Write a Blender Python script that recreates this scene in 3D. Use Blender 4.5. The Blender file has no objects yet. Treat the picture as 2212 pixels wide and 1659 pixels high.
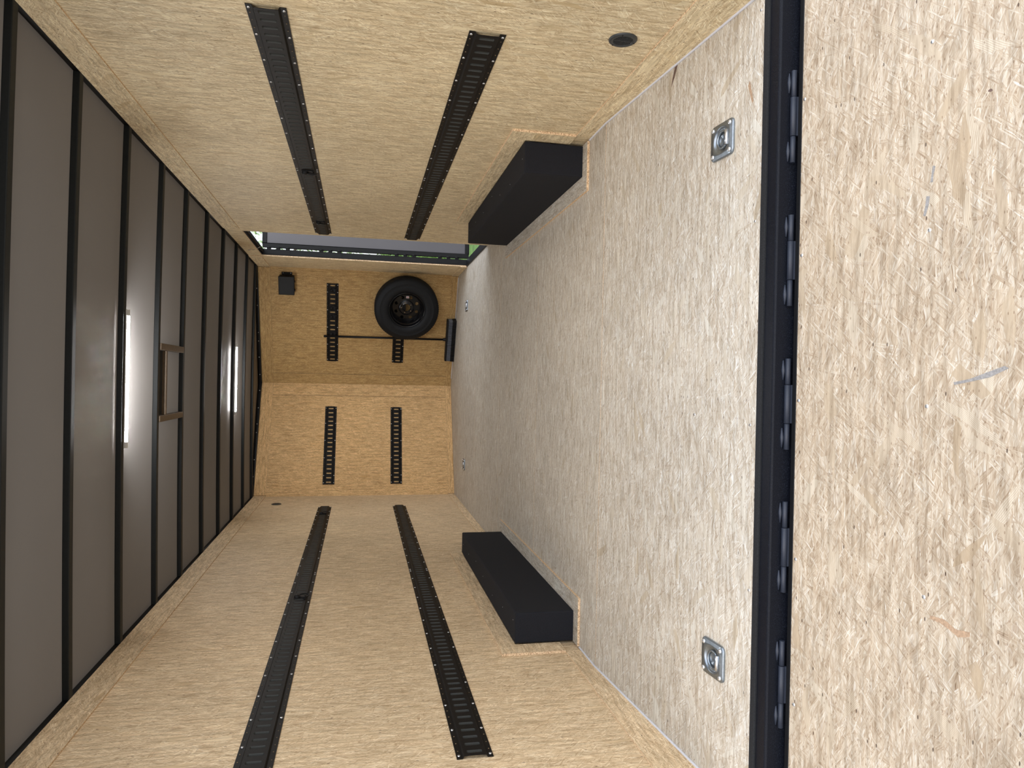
import bpy, bmesh, math, random
from mathutils import Vector, Matrix
random.seed(7)
S = bpy.context.scene
COL = S.collection

# ------------------------------------------------------------------ camera, sky, exposure
F, PITCH, YAW, ROLL = 1542.9, 0.2092, 0.0038, 0.0193
EYE = Vector((0, 0, 1.0633))
cy, sy, cp, sp = math.cos(YAW), math.sin(YAW), math.cos(PITCH), math.sin(PITCH)
rt = Vector((cy, sy, 0)); fw = Vector((-sy * cp, cy * cp, -sp)); up = rt.cross(fw)
rt2 = math.cos(ROLL) * rt + math.sin(ROLL) * up
up2 = -math.sin(ROLL) * rt + math.cos(ROLL) * up
# the photograph was taken with the phone turned a quarter: the picture's right is the room's down
cx_, cy_, cz_ = -up2, rt2, -fw
cam = bpy.data.objects.new('camera', bpy.data.cameras.new('camera'))
COL.objects.link(cam)
cam.matrix_world = Matrix(((cx_.x, cy_.x, cz_.x, EYE.x), (cx_.y, cy_.y, cz_.y, EYE.y), (cx_.z, cy_.z, cz_.z, EYE.z), (0, 0, 0, 1)))
cam.data.sensor_fit = 'HORIZONTAL'; cam.data.sensor_width = 36.0
cam.data.lens = F / 2212 * 36.0
cam.data.clip_start = 0.02; cam.data.clip_end = 500
S.camera = cam

W = bpy.data.worlds.new('sky'); S.world = W; W.use_nodes = True
wn = W.node_tree.nodes; wl = W.node_tree.links; wn.clear()
wo = wn.new('ShaderNodeOutputWorld'); bg = wn.new('ShaderNodeBackground'); sk = wn.new('ShaderNodeTexSky')
sk.sky_type = 'NISHITA'; sk.sun_disc = False; sk.sun_elevation = math.radians(42); sk.sun_rotation = math.radians(200)
sk.air_density = 1.0; sk.dust_density = 3.0; sk.ozone_density = 1.0
mixw = wn.new('ShaderNodeMix'); mixw.data_type = 'RGBA'; mixw.inputs[0].default_value = 0.62
wl.new(sk.outputs[0], mixw.inputs[6]); mixw.inputs[7].default_value = (6.2, 6.3, 6.5, 1)   # thin bright cloud over the sky
# gradient added to brighten the cloud on the side-door side, lighting the nose
tc_ = wn.new('ShaderNodeTexCoord'); dt = wn.new('ShaderNodeVectorMath'); dt.operation = 'DOT_PRODUCT'; dt.inputs[1].default_value = (.86, -.2, .46)
mr = wn.new('ShaderNodeMapRange'); mr.inputs[1].default_value = -.4; mr.inputs[2].default_value = 1.0; mr.inputs[3].default_value = .62; mr.inputs[4].default_value = 2.6
wl.new(tc_.outputs['Generated'], dt.inputs[0]); wl.new(dt.outputs['Value'], mr.inputs[0])
vm = wn.new('ShaderNodeVectorMath'); vm.operation = 'SCALE'; wl.new(mixw.outputs[2], vm.inputs[0]); wl.new(mr.outputs[0], vm.inputs[3])
wl.new(vm.outputs[0], bg.inputs[0]); wl.new(bg.outputs[0], wo.inputs[0])
bg.inputs[1].default_value = 0.24
S.view_settings.view_transform = 'Standard'; S.view_settings.look = 'None'
S.view_settings.exposure = 0.0; S.view_settings.gamma = 1.0; S.view_settings.use_curve_mapping = False
S.cycles.max_bounces = 8; S.cycles.diffuse_bounces = 7; S.cycles.glossy_bounces = 3
S.cycles.sample_clamp_indirect = 8.0
LED_POWER = 330.0

# ------------------------------------------------------------------ places (metres; X right, Y into the trailer, Z up)
XL, XR, ZT, YC = -1.2892, 1.1808, 2.155, 8.03
AX, AY = -0.07, 8.55                      # the point of the V nose
YB, YE, SL = 3.0728, 1.9233, 0.0767       # where the floor starts to drop, its rear edge, its slope
def zf(y): return 0.0 if y >= YB else -SL * (YB - y)
DY0, DY1, DZ = 6.15, 7.36, 2.03           # side door opening
WT = 0.012                                # board thickness

# ------------------------------------------------------------------ node helpers
def newmat(name):
    m = bpy.data.materials.new(name); m.use_nodes = True
    nt = m.node_tree; nt.nodes.clear()
    o = nt.nodes.new('ShaderNodeOutputMaterial'); b = nt.nodes.new('ShaderNodeBsdfPrincipled')
    nt.links.new(b.outputs[0], o.inputs[0])
    return m, nt, b
class NT:
    def __init__(s, nt): s.n = nt.nodes; s.l = nt.links
    def put(s, inp, v):
        if hasattr(v, 'is_linked') or hasattr(v, 'links'): s.l.new(v, inp)
        else: inp.default_value = v
    def math(s, op, a, b=0.0, c=0.0, clamp=False):
        n = s.n.new('ShaderNodeMath'); n.operation = op; n.use_clamp = clamp
        s.put(n.inputs[0], a); s.put(n.inputs[1], b); s.put(n.inputs[2], c); return n.outputs[0]
    def comb(s, x, y, z=0.0):
        n = s.n.new('ShaderNodeCombineXYZ'); s.put(n.inputs[0], x); s.put(n.inputs[1], y); s.put(n.inputs[2], z); return n.outputs[0]
    def sep(s, v):
        n = s.n.new('ShaderNodeSeparateXYZ'); s.put(n.inputs[0], v); return n.outputs
    def mix(s, f, a, b, mode='MIX'):
        n = s.n.new('ShaderNodeMix'); n.data_type = 'RGBA'; n.blend_type = mode
        s.put(n.inputs[0], f); s.put(n.inputs[6], a); s.put(n.inputs[7], b); return n.outputs[2]
    def noise(s, v, sc, det=2.0, rough=0.5, dim='3D'):
        n = s.n.new('ShaderNodeTexNoise'); n.noise_dimensions = dim
        s.put(n.inputs['Vector'], v); n.inputs['Scale'].default_value = sc
        n.inputs['Detail'].default_value = det; n.inputs['Roughness'].default_value = rough; return n.outputs[0]
    def voro(s, v, sc=1.0, rnd=1.0, feat='F1'):
        n = s.n.new('ShaderNodeTexVoronoi'); n.voronoi_dimensions = '2D'; n.feature = feat
        s.put(n.inputs['Vector'], v); n.inputs['Scale'].default_value = sc; n.inputs['Randomness'].default_value = rnd
        return n.outputs
    def ramp(s, f, stops, interp='LINEAR'):
        n = s.n.new('ShaderNodeValToRGB'); n.color_ramp.interpolation = interp
        e = n.color_ramp.elements
        while len(e) < len(stops): e.new(0.5)
        for k, (p, c) in enumerate(stops):
            e[k].position = p; e[k].color = (c[0], c[1], c[2], 1)
        s.put(n.inputs[0], f); return n.outputs[0]
    def bump(s, h, strength, dist):
        n = s.n.new('ShaderNodeBump'); n.inputs['Strength'].default_value = strength; n.inputs['Distance'].default_value = dist
        s.put(n.inputs['Height'], h); return n.outputs[0]
def setp(b, **k):
    for kk, v in k.items():
        b.inputs[kk.replace('_', ' ')].default_value = v

def osb(name, tint=(1, 1, 1), fine=1.0, lined=.955):
    """oriented strand board: overlapping stretched flakes; UV in metres, u along the main strand direction"""
    m, nt, b = newmat(name); N = NT(nt)
    uv = nt.nodes.new('ShaderNodeUVMap').outputs[0]
    wob = N.noise(uv, 9.0, 1.0, 0.5, '2D')
    wob2 = N.noise(uv, 38.0, 1.0, 0.5, '2D')
    su = N.sep(uv)
    uvw = N.comb(su[0], N.math('ADD', su[1], N.math('ADD', N.math('MULTIPLY', wob, 0.022), N.math('MULTIPLY', wob2, 0.0025))))
    tones = [(0.0, (.215, .130, .072)), (0.12, (.37, .255, .155)), (0.32, (.510, .395, .265)), (0.60, (.610, .500, .360)),
             (0.80, (.71, .615, .475)), (1.0, (.84, .78, .67))]
    def layer(ang, su_, sv_, off):
        r = nt.nodes.new('ShaderNodeMapping'); r.inputs['Rotation'].default_value = (0, 0, math.radians(ang)); r.inputs['Location'].default_value = (off, off * 1.7, 0)
        N.put(r.inputs[0], uvw)
        q = N.sep(r.outputs[0])
        v = N.comb(N.math('MULTIPLY', q[0], su_), N.math('MULTIPLY', q[1], sv_))
        vo = N.voro(v); c = N.sep(vo[1])
        stv = N.comb(N.math('MULTIPLY', q[0], 20.0), N.math('ADD', N.math('MULTIPLY', q[1], 430.0), N.math('MULTIPLY', c[2], 37.0)))
        st = N.noise(stv, 1.0, 2.0, 0.75, '2D')
        return c, st, vo[0]
    specs = [(0, 10, 80, 0.3), (11, 8, 66, 1.1), (-14, 15, 130, 2.7), (33, 12, 90, 3.9), (-38, 14, 110, 5.2), (78, 13, 90, 6.1), (5, 22, 260, 8.3), (-24, 20, 300, 9.7), (47, 24, 300, 12.1)]
    thr = [0.0, 0.45, 0.5, 0.74, 0.76, 0.90, 0.62, 0.74, 0.82]
    col = None; hgt = None
    for k, sp_ in enumerate(specs):
        c, st, ed = layer(sp_[0], sp_[1] * fine, sp_[2] * fine, sp_[3])
        tval = N.math('ADD', N.math('MULTIPLY', c[0], 0.44), N.math('MULTIPLY', st, 1.40))
        tc = N.ramp(N.math('SUBTRACT', tval, 0.38), tones)
        edge = N.math('MULTIPLY', N.math('SUBTRACT', ed, .50), 4.0, clamp=True)
        tc = N.mix(N.math('MULTIPLY', edge, 0.45), tc, (.30, .195, .11, 1))
        if col is None: col = tc; hgt = tval
        else:
            mk = N.math('GREATER_THAN', c[1], thr[k])
            mk = N.math('MULTIPLY', mk, 0.88)
            col = N.mix(mk, col, tc)
    # a few broad flakes with their growth rings showing as parallel lines
    for ang, off, th in ((6, 21.3, lined), (-33, 25.1, lined + .015), (52, 29.9, lined + .025)):
        r = nt.nodes.new('ShaderNodeMapping'); r.inputs['Rotation'].default_value = (0, 0, math.radians(ang)); r.inputs['Location'].default_value = (off, off * 1.3, 0)
        N.put(r.inputs[0], uvw); q = N.sep(r.outputs[0])
        vo = N.voro(N.comb(N.math('MULTIPLY', q[0], 11.0 * fine), N.math('MULTIPLY', q[1], 46.0 * fine))); c = N.sep(vo[1])
        ln = N.math('SINE', N.math('MULTIPLY', q[1], N.math('ADD', 1500.0, N.math('MULTIPLY', c[0], 1100.0))))
        ln = N.math('MULTIPLY_ADD', ln, .5, .5)
        base = N.ramp(c[2], [(0, (.50, .38, .24)), (.4, (.64, .53, .38)), (1, (.74, .65, .50))])
        tc = N.mix(N.math('MULTIPLY', N.math('POWER', ln, 2.0), .5), base, (.36, .24, .13, 1))
        mk = N.math('MULTIPLY', N.math('GREATER_THAN', c[1], th), .85)
        col = N.mix(mk, col, tc)
    # dark bark specks and slivers
    sv = N.comb(N.math('MULTIPLY', su[0], 17.0), N.math('MULTIPLY', su[1], 52.0))
    vs = N.voro(sv); sc_ = N.sep(vs[1])
    spk = N.math('MULTIPLY', N.math('LESS_THAN', vs[0], 0.085), N.math('GREATER_THAN', sc_[0], 0.945))
    col = N.mix(N.math('MULTIPLY', spk, 0.85), col, (.060, .030, .018, 1))
    sv2 = N.comb(N.math('MULTIPLY', su[0], 60.0), N.math('MULTIPLY', su[1], 150.0))
    vs2 = N.voro(sv2); sd_ = N.sep(vs2[1])
    spk2 = N.math('MULTIPLY', N.math('LESS_THAN', vs2[0], 0.20), N.math('GREATER_THAN', sd_[0], 0.89))
    col = N.mix(N.math('MULTIPLY', spk2, 0.55), col, (.20, .11, .055, 1))
    mid = N.noise(N.comb(N.math('MULTIPLY', su[0], 7.0), N.math('MULTIPLY', su[1], 70.0)), 1.0, 3.0, .65, '2D')
    col = N.mix(1.0, col, N.ramp(mid, [(0.32, (.78, .76, .73)), (0.5, (1.0, 1.0, 1.0)), (0.68, (1.14, 1.15, 1.16))]), 'MULTIPLY')
    big = N.noise(uv, 1.3, 3.0, 0.55, '2D')
    col = N.mix(1.0, col, N.ramp(big, [(0.3, (.93, .93, .93)), (0.7, (1.05, 1.05, 1.05))]), 'MULTIPLY')
    col = N.mix(1.0, col, (tint[0], tint[1], tint[2], 1), 'MULTIPLY')
    N.put(b.inputs['Base Color'], col); setp(b, Roughness=0.62)
    b.inputs['Specular IOR Level'].default_value = 0.3
    N.put(b.inputs['Normal'], N.bump(N.noise(N.comb(N.math('MULTIPLY', su[0], 40.0), N.math('MULTIPLY', su[1], 260.0)), 1.0, 1.0, .6, '2D'), 0.30, 0.0012))
    return m
def osb_edge():
    m, nt, b = newmat('board_edge'); N = NT(nt)
    g = nt.nodes.new('ShaderNodeTexCoord').outputs['Object']
    a = N.noise(g, 160.0, 2.0); c = N.noise(g, 420.0, 1.0)
    col = N.ramp(a, [(0.35, (.42, .27, .15)), (0.5, (.74, .54, .34)), (0.7, (.85, .68, .46))])
    col = N.mix(N.math('GREATER_THAN', c, 0.66), col, (.18, .10, .05, 1))
    N.put(b.inputs['Base Color'], col); setp(b, Roughness=0.8); return m
def plain(name, col, rough=0.5, metal=0.0, grain=0.0, gsc=600.0, gcol=None, spec=0.5, bump=0.0, coat=0.0):
    m, nt, b = newmat(name); N = NT(nt)
    g = nt.nodes.new('ShaderNodeTexCoord').outputs['Object']
    n = N.noise(g, gsc, 2.0)
    lo = [c * (1 - grain) for c in col]; hi = gcol or [min(1, c * (1 + grain)) for c in col]
    N.put(b.inputs['Base Color'], N.ramp(n, [(0.3, lo), (0.62, col), (0.8, hi)]))
    setp(b, Roughness=rough, Metallic=metal); b.inputs['Specular IOR Level'].default_value = spec
    b.inputs['Coat Weight'].default_value = coat
    if bump: N.put(b.inputs['Normal'], N.bump(n, bump, 0.001))
    return m
def emis(name, col, st):
    m, nt, b = newmat(name)
    nt.nodes.remove(b); e = nt.nodes.new('ShaderNodeEmission'); e.inputs[0].default_value = (*col, 1); e.inputs[1].default_value = st
    nt.links.new(e.outputs[0], [n for n in nt.nodes if n.type == 'OUTPUT_MATERIAL'][0].inputs[0]); return m

M = {}
M['osb_wall'] = osb('strand_board_wall', (1.18, 1.11, 0.98), 1.0, .975)
M['osb_wall_pale'] = osb('strand_board_wall_pale', (1.22, 1.24, 1.12), 1.0, .97)
M['osb_floor'] = osb('strand_board_floor', (0.86, 0.965, 1.13))
M['osb_ramp'] = osb('strand_board_ramp', (.70, .71, .735), 0.95, .952)
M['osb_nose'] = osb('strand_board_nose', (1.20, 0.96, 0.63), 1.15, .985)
M['osb_nose_shaded'] = osb('strand_board_nose_shaded', (0.84, 0.67, 0.39), 1.15, .985)  # same nose board; the right wall's weaker light put into the tint
M['edge'] = osb_edge()
M['rail'] = plain('brown_black_powder_coat', (.0065, .0052, .0046), .55, 0, .25, 300, spec=.20)
M['lip_sheen'] = plain('rail_slot_lip_sky_sheen', (.038, .041, .038), .5, 0, .2, 300)  # same paint as the rail; its sky reflection put in as lighter grey
M['black'] = plain('black_paint', (.007, .0075, .0085), .45, 0, .2, 200, spec=.22)
M['bow'] = plain('dark_grey_painted_tube', (.010, .012, .0125), .55, 0, .15, 120, spec=.3)
M['steel'] = plain('textured_black_steel', (.0055, .007, .012), .42, .0, .6, 700, gcol=(.05, .06, .085), bump=.5, spec=.14)
M['rubber_strip'] = plain('rubber_sill_strip', (.018, .019, .021), .8, 0, .35, 240, spec=.2)
M['hinge'] = plain('hinge_steel', (.018, .024, .040), .5, .0, .35, 700, bump=.4)
M['fabric'] = plain('black_box_liner', (.013, .014, .019), .85, 0, .5, 1100, gcol=(.030, .034, .046), bump=.6, spec=.25)
M['skin'] = plain('grey_roof_skin', (.205, .192, .182), .65, .0, .04, 2.0, spec=.12)
M['zinc'] = plain('zinc_plate', (.27, .31, .35), .34, .9, .15, 90)
M['screw'] = plain('bright_screw', (.75, .77, .80), .28, .9, .1, 200)
M['caulk'] = plain('white_caulk', (.62, .62, .66), .6, 0, .08, 80)
M['hole'] = plain('hole_showing_board', (.20, .14, .08), .8)
M['dark'] = plain('dark_void', (.003, .003, .003), .9)
M['tube_wood'] = plain('brown_tinted_channel', (.115, .078, .045), .5, .2, .2, 60)
M['tyre'] = plain('tyre_rubber', (.005, .006, .008), .62, 0, .2, 60, spec=.3)
M['rim'] = plain('gloss_black_rim', (.004, .004, .005), .2, 0, .1, 60, spec=.45)
M['plastic'] = plain('black_plastic', (.005, .005, .006), .55, 0, .2, 500, spec=.3)
M['vent'] = plain('dark_vent_plastic', (.030, .035, .038), .42, 0, .15, 300)
M['bristle'] = plain('grey_bristles', (.17, .18, .21), .7, 0, .5, 400)
M['doorpanel'] = plain('grey_door_skin', (.10, .097, .107), .35, .2, .04, 3.0)
M['grass'] = plain('grass_ground', (.10, .20, .035), .9, 0, .5, 6.0, gcol=(.22, .34, .08))
M['gravel'] = plain('pale_gravel', (.40, .38, .34), .9, 0, .3, 60)
M['leaf'] = plain('leaves', (.16, .30, .06), .7, 0, .4, 3.0, gcol=(.35, .50, .16))
M['leaf_pale'] = plain('pale_leaves', (.34, .48, .22), .7, 0, .4, 3.0, gcol=(.55, .66, .40))
M['bark'] = plain('bark', (.10, .075, .055), .9, 0, .3, 30)
M['white'] = plain('white_sticker', (.70, .68, .68), .5)
M['red'] = plain('red_print', (.50, .05, .05), .5)
M['cap'] = plain('lamp_cap_plastic', (.52, .51, .49), .45)
M['led'] = emis('lamp_tube', (1.0, 1.0, 1.0), LED_POWER)
M['wire'] = plain('galvanised_wire', (.55, .50, .45), .4, .8)
M['strand_dark'] = plain('dark_strand', (.14, .085, .065), .7, 0, .3, 200)
M['strand_tan'] = plain('tan_strand', (.40, .27, .17), .7, 0, .3, 200)
M['scuff'] = plain('grey_scuff', (.28, .27, .26), .8, 0, .3, 200)

# ------------------------------------------------------------------ mesh helpers
class MB:
    def __init__(s): s.v = []; s.f = []; s.uv = []; s.mi = []; s.sm = []
    def face(s, pts, mi=0, uv=None, smooth=False):
        k = len(s.v); s.v += [tuple(p) for p in pts]; s.f.append(tuple(range(k, k + len(pts))))
        s.mi.append(mi); s.uv.append(uv); s.sm.append(smooth)
    def grid(s, rows, mi=0, close=False, smooth=True, flip=False):
        """rows: lists of points with equal length"""
        k = len(s.v); n = len(rows[0])
        for r in rows: s.v += [tuple(p) for p in r]
        for i in range(len(rows) - 1):
            for j in range(n if close else n - 1):
                a = k + i * n + j; b = k + i * n + (j + 1) % n; c = b + n; d = a + n
                s.f.append((a, d, c, b) if flip else (a, b, c, d)); s.mi.append(mi); s.uv.append(None); s.sm.append(smooth)
    def box(s, lo, hi, mi=0, X=None):
        x0, y0, z0 = lo; x1, y1, z1 = hi
        P = [(x0, y0, z0), (x1, y0, z0), (x1, y1, z0), (x0, y1, z0), (x0, y0, z1), (x1, y0, z1), (x1, y1, z1), (x0, y1, z1)]
        if X: P = [X(p) for p in P]
        for q in ((0, 3, 2, 1), (4, 5, 6, 7), (0, 1, 5, 4), (1, 2, 6, 5), (2, 3, 7, 6), (3, 0, 4, 7)):
            s.face([P[i] for i in q], mi)
    def prism(s, poly, a0, a1, fn, mi=0, miend=None):
        """poly 2D list, extruded between a0 and a1; fn(p, q, a) -> 3D"""
        A = [fn(p[0], p[1], a0) for p in poly]; B = [fn(p[0], p[1], a1) for p in poly]; n = len(poly)
        for i in range(n):
            j = (i + 1) % n; s.face([A[i], A[j], B[j], B[i]], mi)
        e = mi if miend is None else miend
        s.face(A[::-1], e); s.face(B, e)
    def tube(s, path, r, n=10, mi=0, caps=True):
        path = [Vector(p) for p in path]; rows = []
        for i, p in enumerate(path):
            t = (path[min(i + 1, len(path) - 1)] - path[max(i - 1, 0)]).normalized()
            u = t.orthogonal().normalized() if i == 0 else (u - t * u.dot(t)).normalized()
            w = t.cross(u); rr = r[i] if isinstance(r, (list, tuple)) else r
            rows.append([p + rr * (math.cos(2 * math.pi * k / n) * u + math.sin(2 * math.pi * k / n) * w) for k in range(n)])
        s.grid(rows, mi, close=True)
        if caps: s.face(rows[0][::-1], mi); s.face(rows[-1], mi)
    def lathe(s, prof, org, ax, n=32, mi=0, u=None, closeprof=False):
        org = Vector(org); ax = Vector(ax).normalized(); u = Vector(u).normalized() if u else ax.orthogonal().normalized(); w = ax.cross(u)
        rows = [[org + ax * h + r * (math.cos(2 * math.pi * k / n) * u + math.sin(2 * math.pi * k / n) * w) for k in range(n)] for r, h in prof]
        if closeprof: rows.append(rows[0])
        s.grid(rows, mi, close=True)
    def build(s, name, mats, parent=None, bevel=0.0, merge=True, solid=0.0):
        me = bpy.data.meshes.new(name); me.from_pydata(s.v, [], s.f)
        for m in (mats if isinstance(mats, (list, tuple)) else [mats]): me.materials.append(m)
        me.polygons.foreach_set('material_index', s.mi); me.polygons.foreach_set('use_smooth', s.sm)
        if any(u is not None for u in s.uv):
            L = me.uv_layers.new(name='UVMap')
            for p, uv in zip(me.polygons, s.uv):
                if uv is not None:
                    for li, q in zip(p.loop_indices, uv): L.data[li].uv = q
        bm = bmesh.new(); bm.from_mesh(me)
        if merge: bmesh.ops.remove_doubles(bm, verts=bm.verts, dist=1e-5)
        bmesh.ops.recalc_face_normals(bm, faces=bm.faces)
        bm.to_mesh(me); bm.free(); me.update()
        o = bpy.data.objects.new(name, me); COL.objects.link(o)
        if parent: o.parent = parent
        if bevel:
            b = o.modifiers.new('bevel', 'BEVEL'); b.width = bevel; b.segments = 2; b.limit_method = 'ANGLE'; b.angle_limit = math.radians(40)
        if solid:
            b = o.modifiers.new('solid', 'SOLIDIFY'); b.thickness = solid; b.offset = -1
        return o
def struct(o): o['kind'] = 'structure'; return o
def tag(o, label, cat, group=None):
    o['label'] = label; o['category'] = cat
    if group: o['group'] = group
    return o
def thing(name, loc, label, cat, group=None, rot=None):
    o = bpy.data.objects.new(name, None); COL.objects.link(o); o.empty_display_size = .05
    o.matrix_world = Matrix.Translation(loc) @ (rot.to_4x4() if rot else Matrix.Identity(4))
    return tag(o, label, cat, group)
def board(mb, poly, origin, au, av, an, thick, grain, mi_face=0, mi_edge=1, off=None):
    """flat board: poly in (u,v); au, av in-plane axes, an = direction of thickness (away from the visible face)"""
    origin, au, av, an = Vector(origin), Vector(au), Vector(av), Vector(an)
    if off is None: off = (random.uniform(0, 40), random.uniform(0, 40))
    P = lambda p, d: origin + au * p[0] + av * p[1] + an * d
    g = (lambda p: (p[0] + off[0], p[1] + off[1])) if grain == 'u' else (lambda p: (p[1] + off[0], p[0] + off[1]))
    uv = [g(p) for p in poly]
    mb.face([P(p, 0) for p in poly], mi_face, uv); mb.face([P(p, thick) for p in poly][::-1], mi_face, uv[::-1])
    n = len(poly)
    for i in range(n):
        j = (i + 1) % n; mb.face([P(poly[i], 0), P(poly[j], 0), P(poly[j], thick), P(poly[i], thick)], mi_edge)
def rect(a, b, c, d): return [(a, c), (b, c), (b, d), (a, d)]
def skinned(mb, name, mats, parent=None): return mb.build(name, mats, parent, merge=False)

screw_me = None
def screw(parent, mat4, name='screw'):
    global screw_me
    if screw_me is None:
        mb = MB(); mb.lathe([(.0054, 0), (.0052, .0012), (.004, .0024), (.002, .0031), (.0003, .0033)], (0, 0, 0), (0, 0, 1), 10)
        mb.box((-.0026, -.0005, .0031), (.0026, .0005, .0036), 1)
        o = mb.build(name, [M['screw'], M['dark']]); screw_me = o
    else:
        o = screw_me.copy(); COL.objects.link(o)
    o.name = name; o.parent = parent; o.matrix_parent_inverse = Matrix.Identity(4); o.matrix_local = mat4
    return o
UPV = (0, 0, 1)
# ------------------------------------------------------------------ floor
mb = MB()
ys = [YE, YB, 4.282, 5.489, 6.70, 7.91, AY]
g = 0.0016
def halfx(y):
    if y <= YC: return XL, XR
    t = (y - YC) / (AY - YC); return XL + (AX - XL) * t, XR + (AX - XR) * t
# dovetail board
off = (3.1, 7.7)
p = [(XL, YE), (XR, YE), (XR, YB - g), (XL, YB - g)]
Lg = math.sqrt(1 + SL * SL)
mb.face([(x, y, zf(y)) for x, y in p], 0, [(x + off[0], y * Lg + off[1]) for x, y in p])
mb.face([(x, y, zf(y) - .03) for x, y in p][::-1], 0, [(0, 0)] * 4)
for i in range(4):
    a, b = p[i], p[(i + 1) % 4]; mb.face([(a[0], a[1], zf(a[1])), (b[0], b[1], zf(b[1])), (b[0], b[1], zf(b[1]) - .03), (a[0], a[1], zf(a[1]) - .03)], 1)
for k in range(1, 6):
    y0, y1 = ys[k], ys[k + 1]
    if y1 < 8: poly = rect(XL, XR, y0 + g, y1 - g)
    else: poly = [(XL, y0 + g), (XR, y0 + g), (XR, YC), (AX, AY), (XL, YC)]
    board(mb, poly, (0, 0, 0), (1, 0, 0), (0, 1, 0), (0, 0, -1), .03, 'u')
mb.box((XL, YB - .05, -.05), (XR, YC, -.031), 2)
floor = struct(skinned(mb, 'floor', [M['osb_floor'], M['edge'], M['dark']]))

# ------------------------------------------------------------------ side walls
def wall_panels(mb, x, sgn, spans):
    for (y0, y1, z0, z1) in spans:
        board(mb, rect(y0, y1, z0, z1), (x, 0, 0), (0, 1, 0), UPV, (sgn, 0, 0), WT, 'v')
mb = MB()
wall_panels(mb, XL, -1, [(YE, YC + .02, -.14, ZT)])
mb.box((XL - .09, YE, -.16), (XL - WT - .001, YC + .05, 2.21), 2)
struct(skinned(mb, 'wall_left', [M['osb_wall'], M['edge'], M['black']]))
mb = MB()
wall_panels(mb, XR, 1, [(YE, DY0, -.14, ZT), (DY0, DY1, DZ, ZT), (DY1, YC + .02, -.14, ZT)])
for a in ((YE, DY0, -.16, 2.21), (DY0, DY1, DZ + .012, 2.21), (DY1 + .012, YC + .05, -.16, 2.21), (DY0, DY1, -.16, -.012)):
    mb.box((XR + WT + .001, a[0], a[2]), (XR + .066, a[1], a[3]), 2)
struct(skinned(mb, 'wall_right', [M['osb_wall_pale'], M['edge'], M['black']]))
# ------------------------------------------------------------------ nose walls
NL = (Vector((AX, AY, 0)) - Vector((XL, YC, 0))); NR = (Vector((XR, YC, 0)) - Vector((AX, AY, 0)))
LL, LR = NL.length, NR.length; dL, dR = NL.normalized(), NR.normalized()
nL = Vector((dL.y, -dL.x, 0)); nR = Vector((dR.y, -dR.x, 0))      # pointing into the room
def nose_pt(side, d, z, off=0.0):
    """d measured from the apex outwards"""
    A = Vector((AX, AY, 0))
    return (A + dR * d + nR * off + Vector((0, 0, z))) if side == 'R' else (A - dL * d + nL * off + Vector((0, 0, z)))
for side, dirv, nn, L, nm in (('L', -dL, nL, LL, 'wall_front_left'), ('R', dR, nR, LR, 'wall_front_right')):
    mb = MB()
    board(mb, rect(0, L, -.02, ZT), (AX, AY, 0), dirv, UPV, -nn, WT, 'v')
    q = Vector((AX, AY, 0)) - nn * (WT + .001)
    board(mb, rect(-.02, L + .05, -.16, 2.21), q, dirv, UPV, -nn, .07, 'v', 1, 1)
    struct(skinned(mb, nm, [M['osb_nose' if side == 'L' else 'osb_nose_shaded'], M['black'], M['black']]))
# ------------------------------------------------------------------ board strips (trim)
TS = 0.007
trims = []
def trim(mb, mats=None):
    o = struct(skinned(mb, 'trim_%d' % (len(trims) + 1), mats or [M['osb_wall_pale' if mb.v[0][0] > .8 else 'osb_wall'], M['edge']])); trims.append(o); return o
ZS = 2.032
for x, sg, breaks in ((XL, 1, (4.6, 7.04)), (XR, -1, (4.18, DY1))):
    e = [YE] + list(breaks) + [YC]
    for k in range(3):                                  # top strips, in lengths
        y0, y1 = e[k], e[k + 1]
        if x == XR and k == 1: y1 = 6.05
        if x == XR and k == 2: y0 = DY1
        mb = MB(); board(mb, rect(y0 + .0008, y1 - .0008, ZS, ZT), (x + sg * TS, 0, 0), (0, 1, 0), UPV, (-sg, 0, 0), TS - .0005, 'u'); trim(mb)
    mb = MB(); board(mb, [(YE, zf(YE) + .002), (YB, .002), (3.27, .002), (3.27, .08), (YE, .08)], (x + sg * TS, 0, 0), (0, 1, 0), UPV, (-sg, 0, 0), TS - .0005, 'u'); trim(mb)
    ya, yb_ = (5.262, YC) if x == XL else (DY1, YC)
    mb = MB(); board(mb, rect(ya, yb_, .002, .075), (x + sg * TS, 0, 0), (0, 1, 0), UPV, (-sg, 0, 0), TS - .0005, 'u'); trim(mb)
for side, dirv, nn, L, wv in (('L', -dL, nL, LL, .15), ('R', dR, nR, LR, .125)):
    A = Vector((AX, AY, 0)) + nn * TS
    c = .012
    mb = MB(); board(mb, rect(c * .3, L - c, ZS, ZT), A, dirv, UPV, -nn, TS - .0005, 'u'); trim(mb, [M['osb_nose' if side == 'L' else 'osb_nose_shaded'], M['strand_dark']])
    mb = MB(); board(mb, rect(c * .3, L - c, .002, .068), A, dirv, UPV, -nn, TS - .0005, 'u'); trim(mb, [M['osb_nose' if side == 'L' else 'osb_nose_shaded'], M['strand_dark']])
    mb = MB(); board(mb, rect(c * .3, wv, .0695, ZS - .0015), A, dirv, UPV, -nn, TS - .0005, 'v'); trim(mb, [M['osb_nose' if side == 'L' else 'osb_nose_shaded'], M['strand_dark']])
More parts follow.
